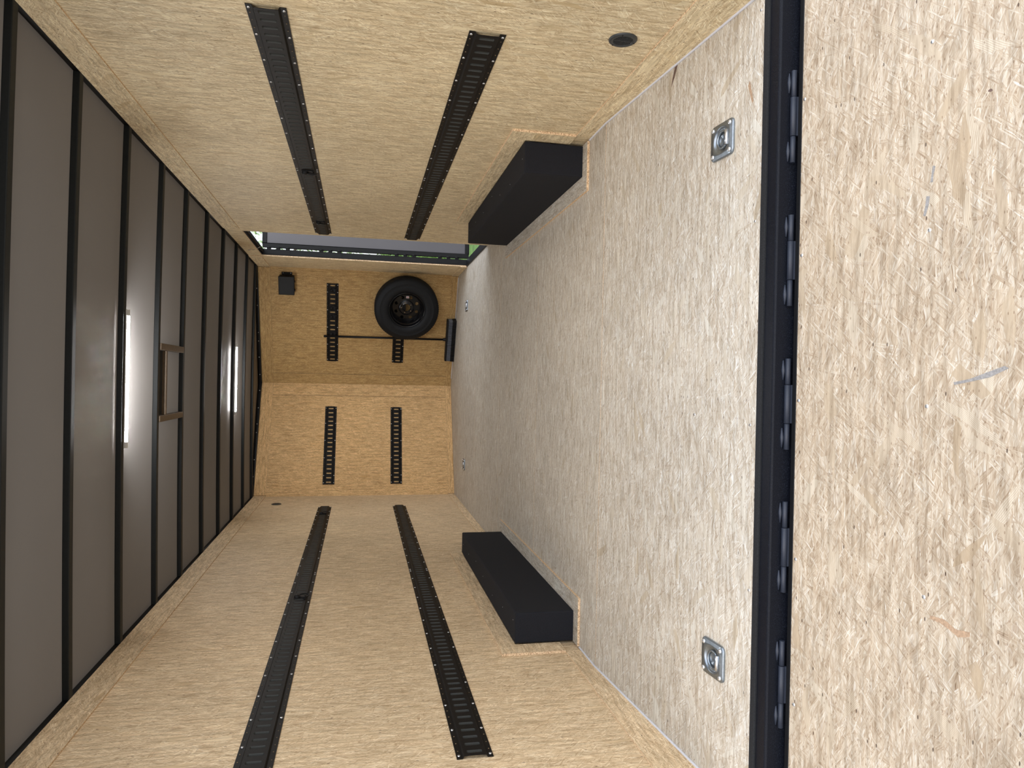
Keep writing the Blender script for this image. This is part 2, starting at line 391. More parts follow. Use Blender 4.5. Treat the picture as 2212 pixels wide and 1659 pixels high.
# frames round the wheel boxes: on the wall and on the floor
BY0, BY1, BZ = 3.385, 5.25, .304
for x, sg, xi, xo in ((XR, -1, 1.015, .93), (XL, 1, -1.127, -1.045)):
    mb = MB()
    board(mb, [(3.27, .0805), (BY0 - .005, .0805), (BY0 - .005, BZ), (BY1, BZ), (BY1, .39), (3.27, .39)], (x + sg * WT, 0, 0), (0, 1, 0), UPV, (-sg, 0, 0), WT - .0005, 'u'); trim(mb)
    mb = MB()
    xa, xb = (x + sg * .012), xi
    poly = [(xa, 3.31), (xo, 3.31), (xo, 5.30), (xi, 5.30), (xi, BY0 - .003), (xa, BY0 - .003)]
    board(mb, poly, (0, 0, WT), (1, 0, 0), (0, 1, 0), (0, 0, -1), WT - .0005, 'v', off=(5.5 + x, 2.2)); trim(mb, [M['osb_floor'], M['edge']])
# sealant beads where floor meets wall, and at the foot of the right nose wall
for x, sg in ((XR, -1), (XL, 1)):
    mb = MB(); xx = x + sg * (TS + .001)
    mb.tube([(xx, y, zf(y) + .002) for y in (YE, 2.3, 2.7, YB, 3.305)], .0048, 8); trim(mb, [M['caulk']])
mb = MB(); mb.tube([nose_pt('R', d, .003, TS + .002) for d in (LR - .02, .7, .1)], .004, 6); trim(mb, [M['caulk']])
# black top rails between the boards and the roof skin
def crown(x): return .012 * (1 - ((x + .055) / 1.235) ** 2)
for x0, x1 in ((XL - .05, XL + .004), (XR - .004, XR + .05)):
    mb = MB(); mb.box((x0, YE, ZT + .001), (x1, YC + .03, ZT + .026)); trim(mb, [M['black']])
for side, dirv, nn, L in (('L', -dL, nL, LL), ('R', dR, nR, LR)):
    mb = MB(); board(mb, rect(-.01, L + .02, ZT + .001, ZT + .03), Vector((AX, AY, 0)) + nn * .055, dirv, UPV, -nn, .10, 'u', 0, 0); o = trim(mb, [M['black']])
    for d in (.12, .33, .52, .62, .93, 1.12, 1.26): screw(o, Matrix.Translation(Vector((AX, AY, ZT + .016)) + dirv * d + nn * .0552) @ nn.to_track_quat('Z', 'Y').to_matrix().to_4x4())

# ------------------------------------------------------------------ ceiling
mb = MB(); ny = [1.86, YC, 8.60]
rows = []
for y in ny: rows.append([(XL - .08 + (XR - XL + .16) * k / 12, y, 2.181 + crown(XL - .08 + (XR - XL + .16) * k / 12)) for k in range(13)])
mb.grid(rows)
rows2 = [[(p[0], p[1], p[2] + .03) for p in r] for r in rows]
mb.grid(rows2, flip=True)
for r in (rows[0], rows[-1]):
    for k in range(12): mb.face([r[k], r[k + 1], (r[k + 1][0], r[k + 1][1], r[k + 1][2] + .03), (r[k][0], r[k][1], r[k][2] + .03)], 0)
struct(mb.build('ceiling', M['skin']))

# roof bows
BOWS = [(2.535, 'first'), (3.085, 'second'), (3.695, 'third'), (4.30, 'fourth'), (4.875, 'fifth'), (5.505, 'sixth'), (6.13, 'seventh'), (6.745, 'eighth'), (7.365, 'ninth'), (7.93, 'tenth')]
def bow_mesh(y, w=.038, x0=XL + .004, x1=XR - .004, z0=2.155, z1=2.181):
    mb = MB(); n = 16; st = []
    for k in range(n + 1):
        x = x0 + (x1 - x0) * k / n; c = crown(x)
        st.append([(x, y, z0 + c), (x, y + w, z0 + c), (x, y + w, z1 + c), (x, y, z1 + c)])
    mb.grid(st, close=True, smooth=False); mb.face(st[0]); mb.face(st[-1][::-1])
    return mb
notes = {0: 'black roof bow nearest the ramp opening, at the very edge of the picture',
         1: 'black roof bow on the ramp side of the one with the longer lamp',
         2: 'black roof bow carrying the longer lit tube lamp',
         3: 'black roof bow on the ramp side of the brown roof vent frame',
         4: 'black roof bow on the nose side of the brown roof vent frame',
         5: 'black roof bow one place beyond the brown roof vent frame towards the nose',
         6: 'black roof bow just before the one carrying the shorter far lamp',
         7: 'black roof bow carrying the shorter far tube lamp',
         8: 'black roof bow just beyond the shorter far lamp, towards the nose',
         9: 'black roof bow closest to the nose corners, farthest from the ramp'}
for k, (y, nm) in enumerate(BOWS):
    o = bow_mesh(y).build('roof_bow', M['bow'], bevel=.003)
    tag(o, notes[k], 'roof beam', 'roof bows across the ceiling')

# roof vent frame between the fourth and fifth bows
t = thing('roof_vent_frame', (-.05, 4.6, 2.17), 'brown framed roof vent opening between two bows near the middle of the ceiling', 'vent frame')
def into(t, o): o.parent = t; o.matrix_parent_inverse = t.matrix_world.inverted(); return o
for xa, xb in ((.138, .176), (-.27, -.234)):
    mb = MB(); mb.box((xa, 4.342, 2.162), (xb, 4.872, 2.19)); into(t, mb.build('side_member', M['tube_wood'], bevel=.002))
mb = MB(); mb.box((-.233, 4.462, 2.163), (.137, 4.487, 2.19)); into(t, mb.build('cross_member', M['tube_wood'], bevel=.002))
mb = MB(); mb.box((-.232, 4.39, 2.181), (.136, 4.448, 2.19)); into(t, mb.build('seal_strip', M['dark']))

# tube lamps under two bows
def lamp(x0, x1, y, z, label):
    t = thing('tube_lamp', ((x0 + x1) / 2, y, z), label, 'lamp', 'tube lamps under the roof bows')
    mb = MB(); mb.box((x0, y - .010, z), (x1, y + .010, z + .005)); into(t, mb.build('lamp_base', M['cap'], bevel=.001))
    mb = MB(); pr_ = [(-.007, 0), (-.0065, -.006), (-.003, -.0095), (.003, -.0095), (.0065, -.006), (.007, 0)]
    mb.prism(pr_, x0 + .03, x1 - .03, lambda p, q, a: (a, y + p, z + q)); into(t, mb.build('lit_tube', M['led']))
    for a, b in ((x0, x0 + .0295), (x1 - .0295, x1)):
        mb = MB(); mb.prism([(p * 1.15, q * 1.1) for p, q in pr_], a, b, lambda p, q, a_: (a_, y + p, z + q)); o = into(t, mb.build('end_cap', M['cap'], bevel=.001))
lamp(-.355, .305, 3.714, 2.155, 'long lit white tube lamp, the nearer one to the ramp')
lamp(-.350, .285, 6.764, 2.155, 'short-looking lit tube lamp, the one nearer the nose')

# ------------------------------------------------------------------ side door, open
t = struct(bpy.data.objects.new('door_1', None)); COL.objects.link(t); t.matrix_world = Matrix.Translation((XR + .09, DY1, 0))
mb = MB()   # jamb lining the opening
J0, J1 = XR + WT + .001, XR + .07
mb.box((J0, DY1 - .004, -.01), (J1, DY1 + .012, DZ + .01)); mb.box((J0, DY0 - .012, -.01), (J1, DY0 + .004, DZ + .01))
mb.box((J0, DY0, DZ - .004), (J1, DY1, DZ + .012)); mb.box((XR + .001, DY0, -.012), (J1, DY1, .012))
mb.box((J0 + .02, DY0 + .01, DZ - .02), (J1 - .01, DY1 - .01, DZ - .003))
into(t, mb.build('door_jamb', M['black'], bevel=.002))
LX0, LX1, LY = XR + .084, XR + .084 + 1.16, DY1 - .012
mb = MB(); z0, z1 = -.012, DZ - .005; w = .042
for lo, hi in (((LX0, z0), (LX0 + w, z1)), ((LX1 - w, z0), (LX1, z1)), ((LX0 + w, z0), (LX1 - w, z0 + w)), ((LX0 + w, z1 - w), (LX1 - w, z1))):
    mb.box((lo[0], LY, lo[1]), (hi[0], LY + .035, hi[1]))
into(t, mb.build('door_frame', M['black'], bevel=.003))
mb = MB(); mb.box((LX0 + w, LY + .008, z0 + w), (LX1 - w, LY + .03, z1 - w)); into(t, mb.build('door_panel', M['doorpanel']))
for zc in (1.875, 1.38, .64, .20):
    mb = MB()
    for dz in (-.088, 0, .088):
        mb.box((J1 - .002, LY - .003, zc + dz - .02), (LX0 + .006, LY + .006, zc + dz + .02))
        mb.tube([(LX0 + .001, LY - .006, zc + dz - .02), (LX0 + .001, LY - .006, zc + dz + .02)], .006, 8)
    mb.box((J1 - .05, DY1 - .008, zc - .11), (J1 - .002, DY1 - .0045, zc + .11))
    into(t, mb.build('hinge', M['black']))
# wire hook on the boards over the door
mb = MB(); pts = []
for k in range(14):
    a = k / 13 * 4.6; pts.append((XR - .012 - .004 * math.sin(a), 6.98 + .018 * math.cos(a), 2.085 + .016 * math.sin(a)))
pts += [(XR - .01, 7.0, 2.06), (XR + .01, 7.02, 2.03), (XR + .03, 7.03, 2.0)]
mb.tube(pts, .0022, 6); tag(mb.build('wire_hook', M['wire']), 'small bent wire hook over the top edge of the side door opening', 'hook')

# ------------------------------------------------------------------ logistic rails
P_ = 0.0508
def rail_mesh(n, extra=0.0, skip=()):
    L = n * P_ + extra; mb = MB(); H = .0115
    def q(s, w, h): return (s, w, h)
    for a, b, ha, hb in ((-.0635, -.0435, .0025, .0025), (-.0435, -.0385, .0025, H), (.0385, .0435, H, .0025), (.0435, .0635, .0025, .0025)):
        mb.face([q(0, a, ha), q(L, a, ha), q(L, b, hb), q(0, b, hb)])
    e = .027; hs = .0092; ch = .0035
    for k in range(n):
        s0, s1 = k * P_, (k + 1) * P_; c = (s0 + s1) / 2
        if k == n - 1: s1 = L
        O = [(s0, -.0385), (c, -.0385), (s1, -.0385), (s1, 0), (s1, .0385), (c, .0385), (s0, .0385), (s0, 0)]
        I = [(c - hs, -e + ch), (c - hs + ch, -e), (c + hs - ch, -e), (c + hs, -e + ch), (c + hs, e - ch), (c + hs - ch, e), (c - hs + ch, e), (c - hs, e - ch)]
        O8 = [(s0, -.0385), (s0, -.0385), (s1, -.0385), (s1, -.0385), (s1, .0385), (s1, .0385), (s0, .0385), (s0, .0385)]
        mb.face([q(*O8[1], H), q(*O8[2], H), q(*I[2], H), q(*I[1], H)])
        mb.face([q(*O8[2], H), q(*I[3], H), q(*I[2], H)])
        mb.face([q(*O8[3], H), q(*O8[4], H), q(*I[4], H), q(*I[3], H)])
        mb.face([q(*O8[4], H), q(*I[5], H), q(*I[4], H)])
        mb.face([q(*O8[5], H), q(*O8[6], H), q(*I[6], H), q(*I[5], H)])
        mb.face([q(*O8[6], H), q(*I[7], H), q(*I[6], H)])
        mb.face([q(*O8[7], H), q(*O8[0], H), q(*I[0], H), q(*I[7], H)])
        mb.face([q(*O8[0], H), q(*I[1], H), q(*I[0], H)])
        for i in range(8):
            j = (i + 1) % 8
            def low(p): return q(c + (p[0] - c) * .80, p[1] * .97, .0030)
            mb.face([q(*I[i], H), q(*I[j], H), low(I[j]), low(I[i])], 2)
        if k:      # small spare holes in the flanges, the board showing through
            for w in (-.0545, .0545):
                mb.face([q(s0 + .0022 * math.cos(a), w + .0022 * math.sin(a), .0030) for a in [i * math.pi / 3 for i in range(6)]], 1)
    return mb, L
def rail(org, ds, dw, dn, n, label, extra=0.0, endkind=(True, True)):
    """org: start of the centre line on the wall; ds along the rail, dw across it, dn off the wall"""
    R = Matrix((ds, dw, dn)).transposed()
    if R.determinant() < 0: R = Matrix((ds, -Vector(dw), dn)).transposed()
    t = thing('logistic_rail', org, label, 'tie-down rail', 'slotted black logistic rails on the walls', rot=R)
    mb, L = rail_mesh(n, extra)
    o = mb.build('slotted_plate', [M['rail'], M['hole'], M['lip_sheen']], solid=.0016); o.parent = t
    ks = [.38] + [k for k in range(4, n - 1, 4)] + [n - .38]
    for k in ks:
        for w in (-.0545, .0545):
            if k > .5 and k < n - .5 and random.random() < .06: continue
            screw(t, Matrix.Translation((k * P_ + extra * (k / n), w, .0026)))
    return t
WR = lambda z: Vector((XR - .0005, 0, z)); WL = lambda z: Vector((XL + .0005, 0, z))
Zv = Vector((0, 0, 1)); Yv = Vector((0, 1, 0))
RU, RLo, LU_, LLo = 1.381, .6625, 1.385, .655
def side_rails():
    n1 = 36; L1 = n1 * P_
    for z, what in ((RU, 'nearer the ceiling'), (RLo, 'nearer the floor')):
        rail(Vector((XR - .0005, 2.394, z)), Yv, Zv, Vector((-1, 0, 0)), n1, 'near length of the slotted rail %s on the side-door wall' % what)
        rail(Vector((XR - .0005, 2.394 + L1 + .001, z)), Yv, Zv, Vector((-1, 0, 0)), n1, 'far length of the slotted rail %s on the side-door wall' % what, extra=-.003)
    n2, n3 = 48, 49
    for z, what in ((LU_, 'nearer the ceiling'), (LLo, 'nearer the floor')):
        rail(Vector((XL + .0005, 2.400, z)), Yv, Zv, Vector((1, 0, 0)), n2, 'near length of the slotted rail %s on the long unbroken wall' % what)
        rail(Vector((XL + .0005, 2.400 + n2 * P_ + .001, z)), Yv, Zv, Vector((1, 0, 0)), n3, 'far length of the slotted rail %s on the long unbroken wall' % what)
side_rails()
for side, z, lab in (('R', 1.381, 'short black slotted rail beside the black battery box on the nose wall'),
                     ('R', .645, 'short black slotted rail half hidden behind the spare tyre'),
                     ('L', 1.385, 'short black slotted rail nearer the ceiling on the bare nose wall'),
                     ('L', .649, 'short black slotted rail nearer the floor on the bare nose wall')):
    n = 18
    if side == 'R': rail(nose_pt('R', .285, z, .0005), dR, Zv, nR, n, lab)
    else: rail(nose_pt('L', .285, z, .0005), -dL, Zv, nL, n, lab)

# ring fittings clipped into the rails
def ring_fitting(org, ds, dn, label, grp='black rings clipped in the rails'):
    R = Matrix((ds, Zv, dn)).transposed()
    if R.determinant() < 0: R = Matrix((-ds, Zv, dn)).transposed()
    t = thing('rail_ring', org, label, 'tie-down ring', grp, rot=R)
    mb = MB(); mb.box((-.024, -.03, .0125), (.024, .030, .017)); mb.lathe([(.019, .015), (.0185, .024), (.012, .031), (.0005, .033)], (0, .012, 0), (0, 0, 1), 16)
    mb.box((-.026, -.036, .008), (-.018, -.026, .02)); mb.box((.018, -.036, .008), (.026, -.026, .02))
    pc = mb.build('clip', M['plastic'], bevel=.0015); pc.parent = t
    mb = MB(); c = Vector((0, -.026, .026)); path = [c + Vector((.024 * math.cos(a), -.026 * math.sin(a) * 1.0, .004 * math.cos(a))) for a in [2 * math.pi * k / 24 for k in range(25)]]
    mb.tube(path, .0038, 8, caps=False); mb.build('ring', M['plastic']).parent = t
    return t
ring_fitting(Vector((XR - .0005, 4.215, RU)), Yv, Vector((-1, 0, 0)), 'black ring in the side-door wall rail, near the middle of its length')
ring_fitting(Vector((XR - .0005, 5.56, RU)), Yv, Vector((-1, 0, 0)), 'black ring in the side-door wall rail, near the side door')
ring_fitting(Vector((XL + .0005, 4.285, LU_)), Yv, Vector((1, 0, 0)), 'black ring on the long wall rail, the one nearer the ramp')
ring_fitting(Vector((XL + .0005, 6.90, LU_)), Yv, Vector((1, 0, 0)), 'black ring on the long wall rail, by the nose corner')
for k, lab in ((16.5, 'black ring at the outer end of the nose rail beside the battery box'), (12.5, 'black ring on the nose rail, next inward from the outer-end ring'),
               (10.5, 'black ring on the nose rail, two slots outward of the broom pole'), (6.5, 'black ring on the nose rail right beside the broom pole')):
    ring_fitting(nose_pt('R', .285 + k * P_, 1.381, .0005), dR, nR, lab)

# ------------------------------------------------------------------ wheel boxes
def wheel_box(x0, x1, label):
    t = thing('wheel_box', ((x0 + x1) / 2, (BY0 + BY1) / 2, 0), label, 'wheel well', 'black wheel boxes on the floor')
    mb = MB(); mb.box((x0, BY0, .0005), (x1, BY1, BZ)); into(t, mb.build('box_cover', M['fabric'], bevel=.006))
    for k in range(7):
        y = BY0 + .05 + k * .29 + random.uniform(-.03, .03)
        s = screw(t, Matrix.Identity(4), 'staple'); s.scale = (.35, .35, .3)
        s.location = Vector((random.uniform(x0 + .03, x1 - .03), y, BZ + .0001)) - t.matrix_world.translation
    return t
wheel_box(1.015, XR - WT - .001, 'black lined wheel box against the side-door wall')
wheel_box(XL + WT + .001, -1.127, 'black lined wheel box against the long unbroken wall')

# ------------------------------------------------------------------ floor tie-downs
def dring(x, y, label):
    sl = -math.atan(SL) * -1 if y < YB else 0.0
    R = Matrix.Rotation(sl, 3, 'X')
    t = thing('floor_tie_down', (x, y, zf(y) + .0003), label, 'floor anchor', 'zinc tie-down plates in the floor', rot=R)
    mb = MB(); hx, hy, rc = .0575, .0625, .016; n = 48; rows = [[], [], [], []]
    def sq(a, hx, hy, rc):
        c, s = math.cos(a), math.sin(a); k = 1 / max(abs(c) / hx, abs(s) / hy); px, py = k * c, k * s
        ox, oy = abs(px) - (hx - rc), abs(py) - (hy - rc)
        if ox > 0 and oy > 0:
            d = math.hypot(ox, oy)
            if d > rc: px = math.copysign(hx - rc + ox * rc / d, px); py = math.copysign(hy - rc + oy * rc / d, py)
        return px, py
    A = [2 * math.pi * (k + .5) / n for k in range(n)]
    def loop(hx, hy, rc, z): return [(*sq(a, hx, hy, rc), z) for a in A]
    def circ(r, z): return [(r * math.cos(a), r * math.sin(a), z) for a in A]
    mb.grid([loop(hx, hy, rc, 0), loop(hx, hy, rc, .006), loop(hx - .002, hy - .002, rc, .0085), loop(.047, .052, .012, .0085), loop(.0455, .0505, .012, .0105), circ(.0435, .0105), circ(.041, .0085), circ(.036, .0015), circ(.024, .001), circ(.022, .0045), circ(.017, .005), circ(.015, .0012), circ(.001, .001)], close=True)
    pc = mb.build('pan', M['zinc']); pc.parent = t
    mb = MB(); mb.tube([(.0275 * math.cos(a), -.006 + .0275 * math.sin(a) if math.sin(a) > -.75 else -.0266, .0085) for a in [2 * math.pi * k / 28 for k in range(29)]], .0042, 8, caps=False)
    mb.build('ring', M['zinc']).parent = t
    mb = MB(); mb.tube([(-.024, -.034, .0115), (.024, -.034, .0115)], .0062, 12); mb.build('hinge_bar', M['screw']).parent = t
    for sx in (-1, 1):
        for sy in (-1, 1):
            mb = MB(); mb.lathe([(.0075, 0), (.0072, .003), (.005, .0052), (.0004, .006)], (sx * .043, sy * .047, .0086), (0, 0, 1), 14); mb.build('bolt', M['screw']).parent = pc
    return t
dring(.793, 2.126, 'zinc tie-down plate by the ramp sill on the side-door side')
dring(-.885, 2.118, 'zinc tie-down plate by the ramp sill on the long-wall side')
dring(.770, 7.32, 'zinc tie-down plate in the far floor in front of the side door')
dring(-.867, 7.31, 'zinc tie-down plate in the far floor below the bare nose wall')

# ------------------------------------------------------------------ round vents
def vent(org, dn, label, rot=0.0):
    dn = Vector(dn); up_ = Zv; side = up_.cross(dn)
    R = Matrix((side, up_, dn)).transposed()
    t = thing('round_vent', org, label, 'vent', 'round wall vents', rot=R)
    mb = MB(); mb.lathe([(.049, .0), (.0488, .003), (.045, .006), (.037, .0075), (.034, .006), (.033, .002)], (0, 0, 0), (0, 0, 1), 48); pc = mb.build('flange', M['vent']); pc.parent = t
    mb = MB(); mb.lathe([(.034, .0008), (.0005, .0008)], (0, 0, 0), (0, 0, 1), 32); mb.build('opening', M['dark']).parent = t
    mb = MB(); Q = Matrix.Rotation(rot, 4, 'Z')
    for k in range(-6, 7):
        v = k * .0050; h = math.sqrt(max(0, .034 ** 2 - v * v))
        mb.box((-h, v - .0009, .001), (h, v + .0009, .006), X=lambda p: tuple(Q @ Vector(p)))
    mb.box((-.0012, -.034, .001), (.0012, .034, .0065), X=lambda p: tuple(Q @ Vector(p)))
    mb.build('grille', M['vent']).parent = t
    for a in (.4, 2.5, 4.6):
        mb = MB(); mb.lathe([(.0036, 0), (.003, .0016), (.0003, .0022)], (.0415 * math.cos(a), .0415 * math.sin(a), .006), (0, 0, 1), 10); mb.build('screw', M['plastic']).parent = pc
vent(Vector((XR - .0003, 2.328, .204)), (-1, 0, 0), 'round black slatted vent low on the side-door wall by the ramp')
vent(Vector((XL + .0003, 7.535, 1.869)), (1, 0, 0), 'round black vent high on the long wall by the nose corner')

# ------------------------------------------------------------------ spare tyre
TC = nose_pt('R', .995, .576, 0)
R = Matrix((dR, Zv, nR)).transposed()
if R.determinant() < 0: R = Matrix((-dR, Zv, nR)).transposed()
t = thing('spare_tyre', TC, 'black spare tyre and eight-hole rim hung on the nose wall beside the side door', 'tyre', rot=R)
mb = MB(); O = .045; Wd = .195
def tp(r, h): return (r, O + h)
prof = [tp(.192, .022), tp(.205, .006), tp(.235, -.004), tp(.285, .0), tp(.325, .012), tp(.345, .028), tp(.353, .04)]
for c in (.062, .0975, .133): prof += [tp(.3535, c - .009), tp(.346, c - .005), tp(.346, c + .005), tp(.3535, c + .009)]
prof += [tp(.353, .155), tp(.345, .167), tp(.325, .183), tp(.300, .190), tp(.296, .1935), tp(.292, .1915), tp(.262, .197), tp(.235, .199), tp(.214, .192), tp(.205, .184), tp(.192, .173)]
mb.lathe(prof, (0, 0, 0), (0, 0, 1), 72)
for k in range(90):     # shoulder sipes
    a = 2 * math.pi * k / 90; Q = Matrix.Rotation(a, 4, 'Z')
    mb.box((.3505, -.0045, O + .151), (.3548, .0045, O + .160), X=lambda p: tuple(Q @ Vector(p)))
mb.build('tyre', M['tyre']).parent = t
mb = MB()
mb.lathe([tp(.192, .173), tp(.198, .180), tp(.198, .185), tp(.194, .187), tp(.188, .180), tp(.182, .160), tp(.176, .150), tp(.168, .146), tp(.160, .120), tp(.157, .085), tp(.152, .072)], (0, 0, 0), (0, 0, 1), 64)
mb.lathe([tp(.192, .022), tp(.198, .012), tp(.188, .014), tp(.165, .05), tp(.156, .08)], (0, 0, 0), (0, 0, 1), 64)
hd = O + .072
def bridge(O_, I_):
    n = len(O_)
    for i in range(n): j = (i + 1) % n; mb.face([O_[i], O_[j], I_[j], I_[i]])
rin, rout, rh = .088, .152, .0185
for k in range(8):
    a0 = math.pi / 4 * k; a1 = a0 + math.pi / 4; am = (a0 + a1) / 2; hc = Vector((.122 * math.cos(am), .122 * math.sin(am)))
    n = 24; out = []
    m6 = n // 4
    seg = [(rout, a0 + (a1 - a0) * i / m6) for i in range(m6)] + [(rout + (rin - rout) * i / m6, a1) for i in range(m6)] + [(rin, a1 + (a0 - a1) * i / m6) for i in range(m6)] + [(rin + (rout - rin) * i / m6, a0) for i in range(m6)]
    def zz(r): return hd + (.006 * (1 - (r - rin) / (rout - rin)))
    out = [(r * math.cos(a), r * math.sin(a), zz(r)) for r, a in seg]
    inn = []
    for p_ in out:
        d = Vector((p_[0], p_[1])) - hc; d.normalize(); q_ = hc + d * rh; inn.append((q_.x, q_.y, zz(q_.length)))
    bridge(out, inn); bridge(inn, [(p_[0], p_[1], p_[2] - .006) for p_ in inn])
mb.lathe([(rin, hd + .006), (.080, hd + .018), (.066, hd + .022), (.049, hd + .022), (.045, hd + .026), (.043, hd + .022), (.043, hd + .004)], (0, 0, 0), (0, 0, 1), 48)
for k in range(5):
    a = 2 * math.pi * k / 5 + .3; mb.lathe([(.0065, 0), (.006, -.0008), (.0003, -.001)], (.0575 * math.cos(a), .0575 * math.sin(a), hd + .0235), (0, 0, 1), 10, mi=1)
pc = mb.build('rim', [M['rim'], M['hole']]); pc.parent = t
mb = MB(); mb.box((-.05, .012, .001), (.05, .075, .07)); mb.box((-.035, .008, .07), (.035, .052, hd)); mb.build('carrier_bracket', M['plastic'], bevel=.003).parent = t
mb = MB(); sx = 1 if (R @ Vector((1, 0, 0))).dot(dR) > 0 else -1
px_, py_ = sx * .118, .012
mb.box((px_ - .012, py_ - .016 - .02, hd + .004), (px_ + .012, py_ + .016 - .02, hd + .0055), 0)
for k in range(3): mb.box((px_ - .008 + k * .006, py_ - .012 - .02, hd + .0056), (px_ - .005 + k * .006, py_ + .012 - .02, hd + .006), 1)
mb.build('sticker', [M['white'], M['red']]).parent = pc

# ------------------------------------------------------------------ battery box
t = thing('battery_box', nose_pt('R', 1.172, 1.86, .0), 'small black plastic battery box high on the nose wall', 'box', rot=R)
mb = MB(); hw = .098
mb.box((-hw, -.078, .001), (hw, .078, .075)); mb.build('case', M['plastic'], bevel=.006).parent = t
mb = MB(); mb.box((-hw - .004, -.082, .0755), (hw + .004, .082, .094)); pc = mb.build('lid', M['plastic'], bevel=.006); pc.parent = t
s_ = sx
mb = MB(); a, b = sorted((s_ * hw, s_ * (hw + .032))); mb.box((a, -.055, .001), (b, .055, .006)); mb.build('mounting_flange', M['plastic'], bevel=.002).parent = t
for w in (-.04, .04): screw(t, Matrix.Translation((s_ * (hw + .021), w, .0061)))
mb = MB(); a, b = sorted((-s_ * hw, -s_ * (hw + .018))); mb.box((a, .05, .02), (b, .062, .035)); mb.build('cable_gland', M['plastic'], bevel=.002).parent = t
for w in (-.05, .045):
    mb = MB(); mb.box((w - .008, -.09, .05), (w + .008, -.078, .085)); mb.build('latch', M['plastic'], bevel=.002).parent = pc

# ------------------------------------------------------------------ push broom leaning in the rail
bt = nose_pt('R', .598, 1.462, .045); bb = nose_pt('R', .612, .105, .075)
t = thing('push_broom', (bb.x, bb.y, 0), 'black push broom standing on its head against the nose wall beside the spare tyre', 'broom', rot=R)
inv = t.matrix_world.inverted()
mb = MB(); mb.tube([inv @ bb, inv @ (bb * .5 + bt * .5), inv @ bt], .0115, 12); pc = mb.build('handle', M['plastic']); pc.parent = t
mb = MB(); mb.lathe([(.0115, 0), (.014, .002), (.014, .02), (.006, .026), (.0004, .027)], inv @ bt - Vector((0, .012, 0)), (0, 1, 0), 12); mb.build('handle_cap', M['plastic']).parent = pc
mb = MB(); mb.box((-.255, .088, -.035), (.245, .108, .035)); mb.lathe([(.02, 0), (.018, .03), (.0135, .035)], (0, .106, 0), (0, 1, 0), 12); pc = mb.build('head', M['plastic'], bevel=.004); pc.parent = t
mb = MB()
for k in range(30):
    x = -.246 + k * .0167
    for z in (-.026, -.006, .014, .03):
        f = z * .25
        mb.prism([(-.0030, -.0055), (.0030, -.0055), (.0030, .0055), (-.0030, .0055)], .0885, .045, lambda p, q, a: (x + p, a, z + q + f * (.0885 - a) / .04), 0)
        mb.prism([(-.0048, -.0075), (.0048, -.0075), (.0048, .0075), (-.0048, .0075)], .045, .002, lambda p, q, a: (x + p, a, z + q + f * (.0885 - a) / .04), 1)  # lower bristles black: shading of their ends put into the colour
mb.build('bristles', [M['bristle'], M['plastic']]).parent = pc

# ------------------------------------------------------------------ rear sill
mb = MB()
def ext(mb, prof, x0, x1, mi=0): mb.prism(prof, x0, x1, lambda p, q, a: (a, p, q), mi)
ext(mb, [(1.9225, zf(1.9225) + .002), (1.9005, -.0885), (1.9005, -.12), (1.9225, -.12)], XL, XR)
sill_a = struct(mb.build('trim_%d' % (len(trims) + 1), M['rubber_strip'], bevel=.0015)); trims.append(sill_a)
mb = MB()
ext(mb, [(1.8985, -.0935), (1.8580, -.0955), (1.8535, -.0975), (1.8515, -.102), (1.8500, -.20), (1.8985, -.20)], XL - .06, XR + .06)
o = mb.build('rear_sill', M['steel'], bevel=.0012); tag(o, 'black textured steel sill bar across the foot of the ramp opening', 'sill')

# ------------------------------------------------------------------ ramp door (lowered)
RZ = -.150; RS = .235; RY0 = 1.819
t = thing('ramp_door', (-.05, RY0, RZ), 'lowered rear ramp door faced with pale strand board', 'ramp')
Lr = 2.05; c_, s_2 = 1 / math.hypot(1, RS), RS / math.hypot(1, RS)
def rampP(x, d, h=0.0): return Vector((x, RY0 - d * c_ - h * s_2, RZ - d * s_2 + h * c_))
mb = MB(); board(mb, [(XL - .02, 0), (XR + .02, 0), (XR + .02, Lr), (XL - .02, Lr)], (0, RY0, RZ), (1, 0, 0), (0, -c_, -s_2), (0, s_2, -c_), .02, 'u', off=(11.3, 4.9))
o = into(t, skinned(mb, 'deck', [M['osb_ramp'], M['edge']]))
mb = MB(); ext(mb, [(1.8345, RZ + .0035), (1.8195, RZ + .0015), (1.8195, RZ - .06), (1.8345, RZ - .06)], XL - .05, XR + .05)
for x0, x1 in ((XL - .05, XL - .021), (XR + .021, XR + .05)):
    for d0, d1 in ((0, Lr),):
        P8 = [rampP(x, d, h) for h in (-.05, .002) for x, d in ((x0, d0), (x1, d0), (x1, d1), (x0, d1))]
        for q in ((0, 3, 2, 1), (4, 5, 6, 7), (0, 1, 5, 4), (1, 2, 6, 5), (2, 3, 7, 6), (3, 0, 4, 7)): mb.face([P8[i] for i in q])
into(t, mb.build('ramp_frame', M['black'], bevel=.0015))
HX = [(.906, .643), (.493, .232), (.081, -.180), (-.330, -.590), (-.730, -.980)]
for xa, xb in HX:
    mb = MB(); L = xa - xb; yb, zb = 1.8425, -.1370
    mb.tube([(xa, yb, zb), (xa - L * .285, yb, zb)], .0075, 14); mb.tube([(xa - L * .29, yb, zb), (xb + L * .29, yb, zb)], .0088, 14); mb.tube([(xb + L * .285, yb, zb), (xb, yb, zb)], .0075, 14)
    for a, b in ((xa - .005, xa - L * .235), (xb + L * .235, xb + .005)):
        mb.tube([(a, 1.8515, -.1275), ((a + b) / 2, 1.8505, -.1275), (b, 1.8515, -.1275)], [.002, .0062, .002], 8)
    mb.box((xb + L * .29, 1.834, -.150), (xa - L * .29, 1.8425, -.1425))
    into(t, mb.build('hinge', M['hinge']))
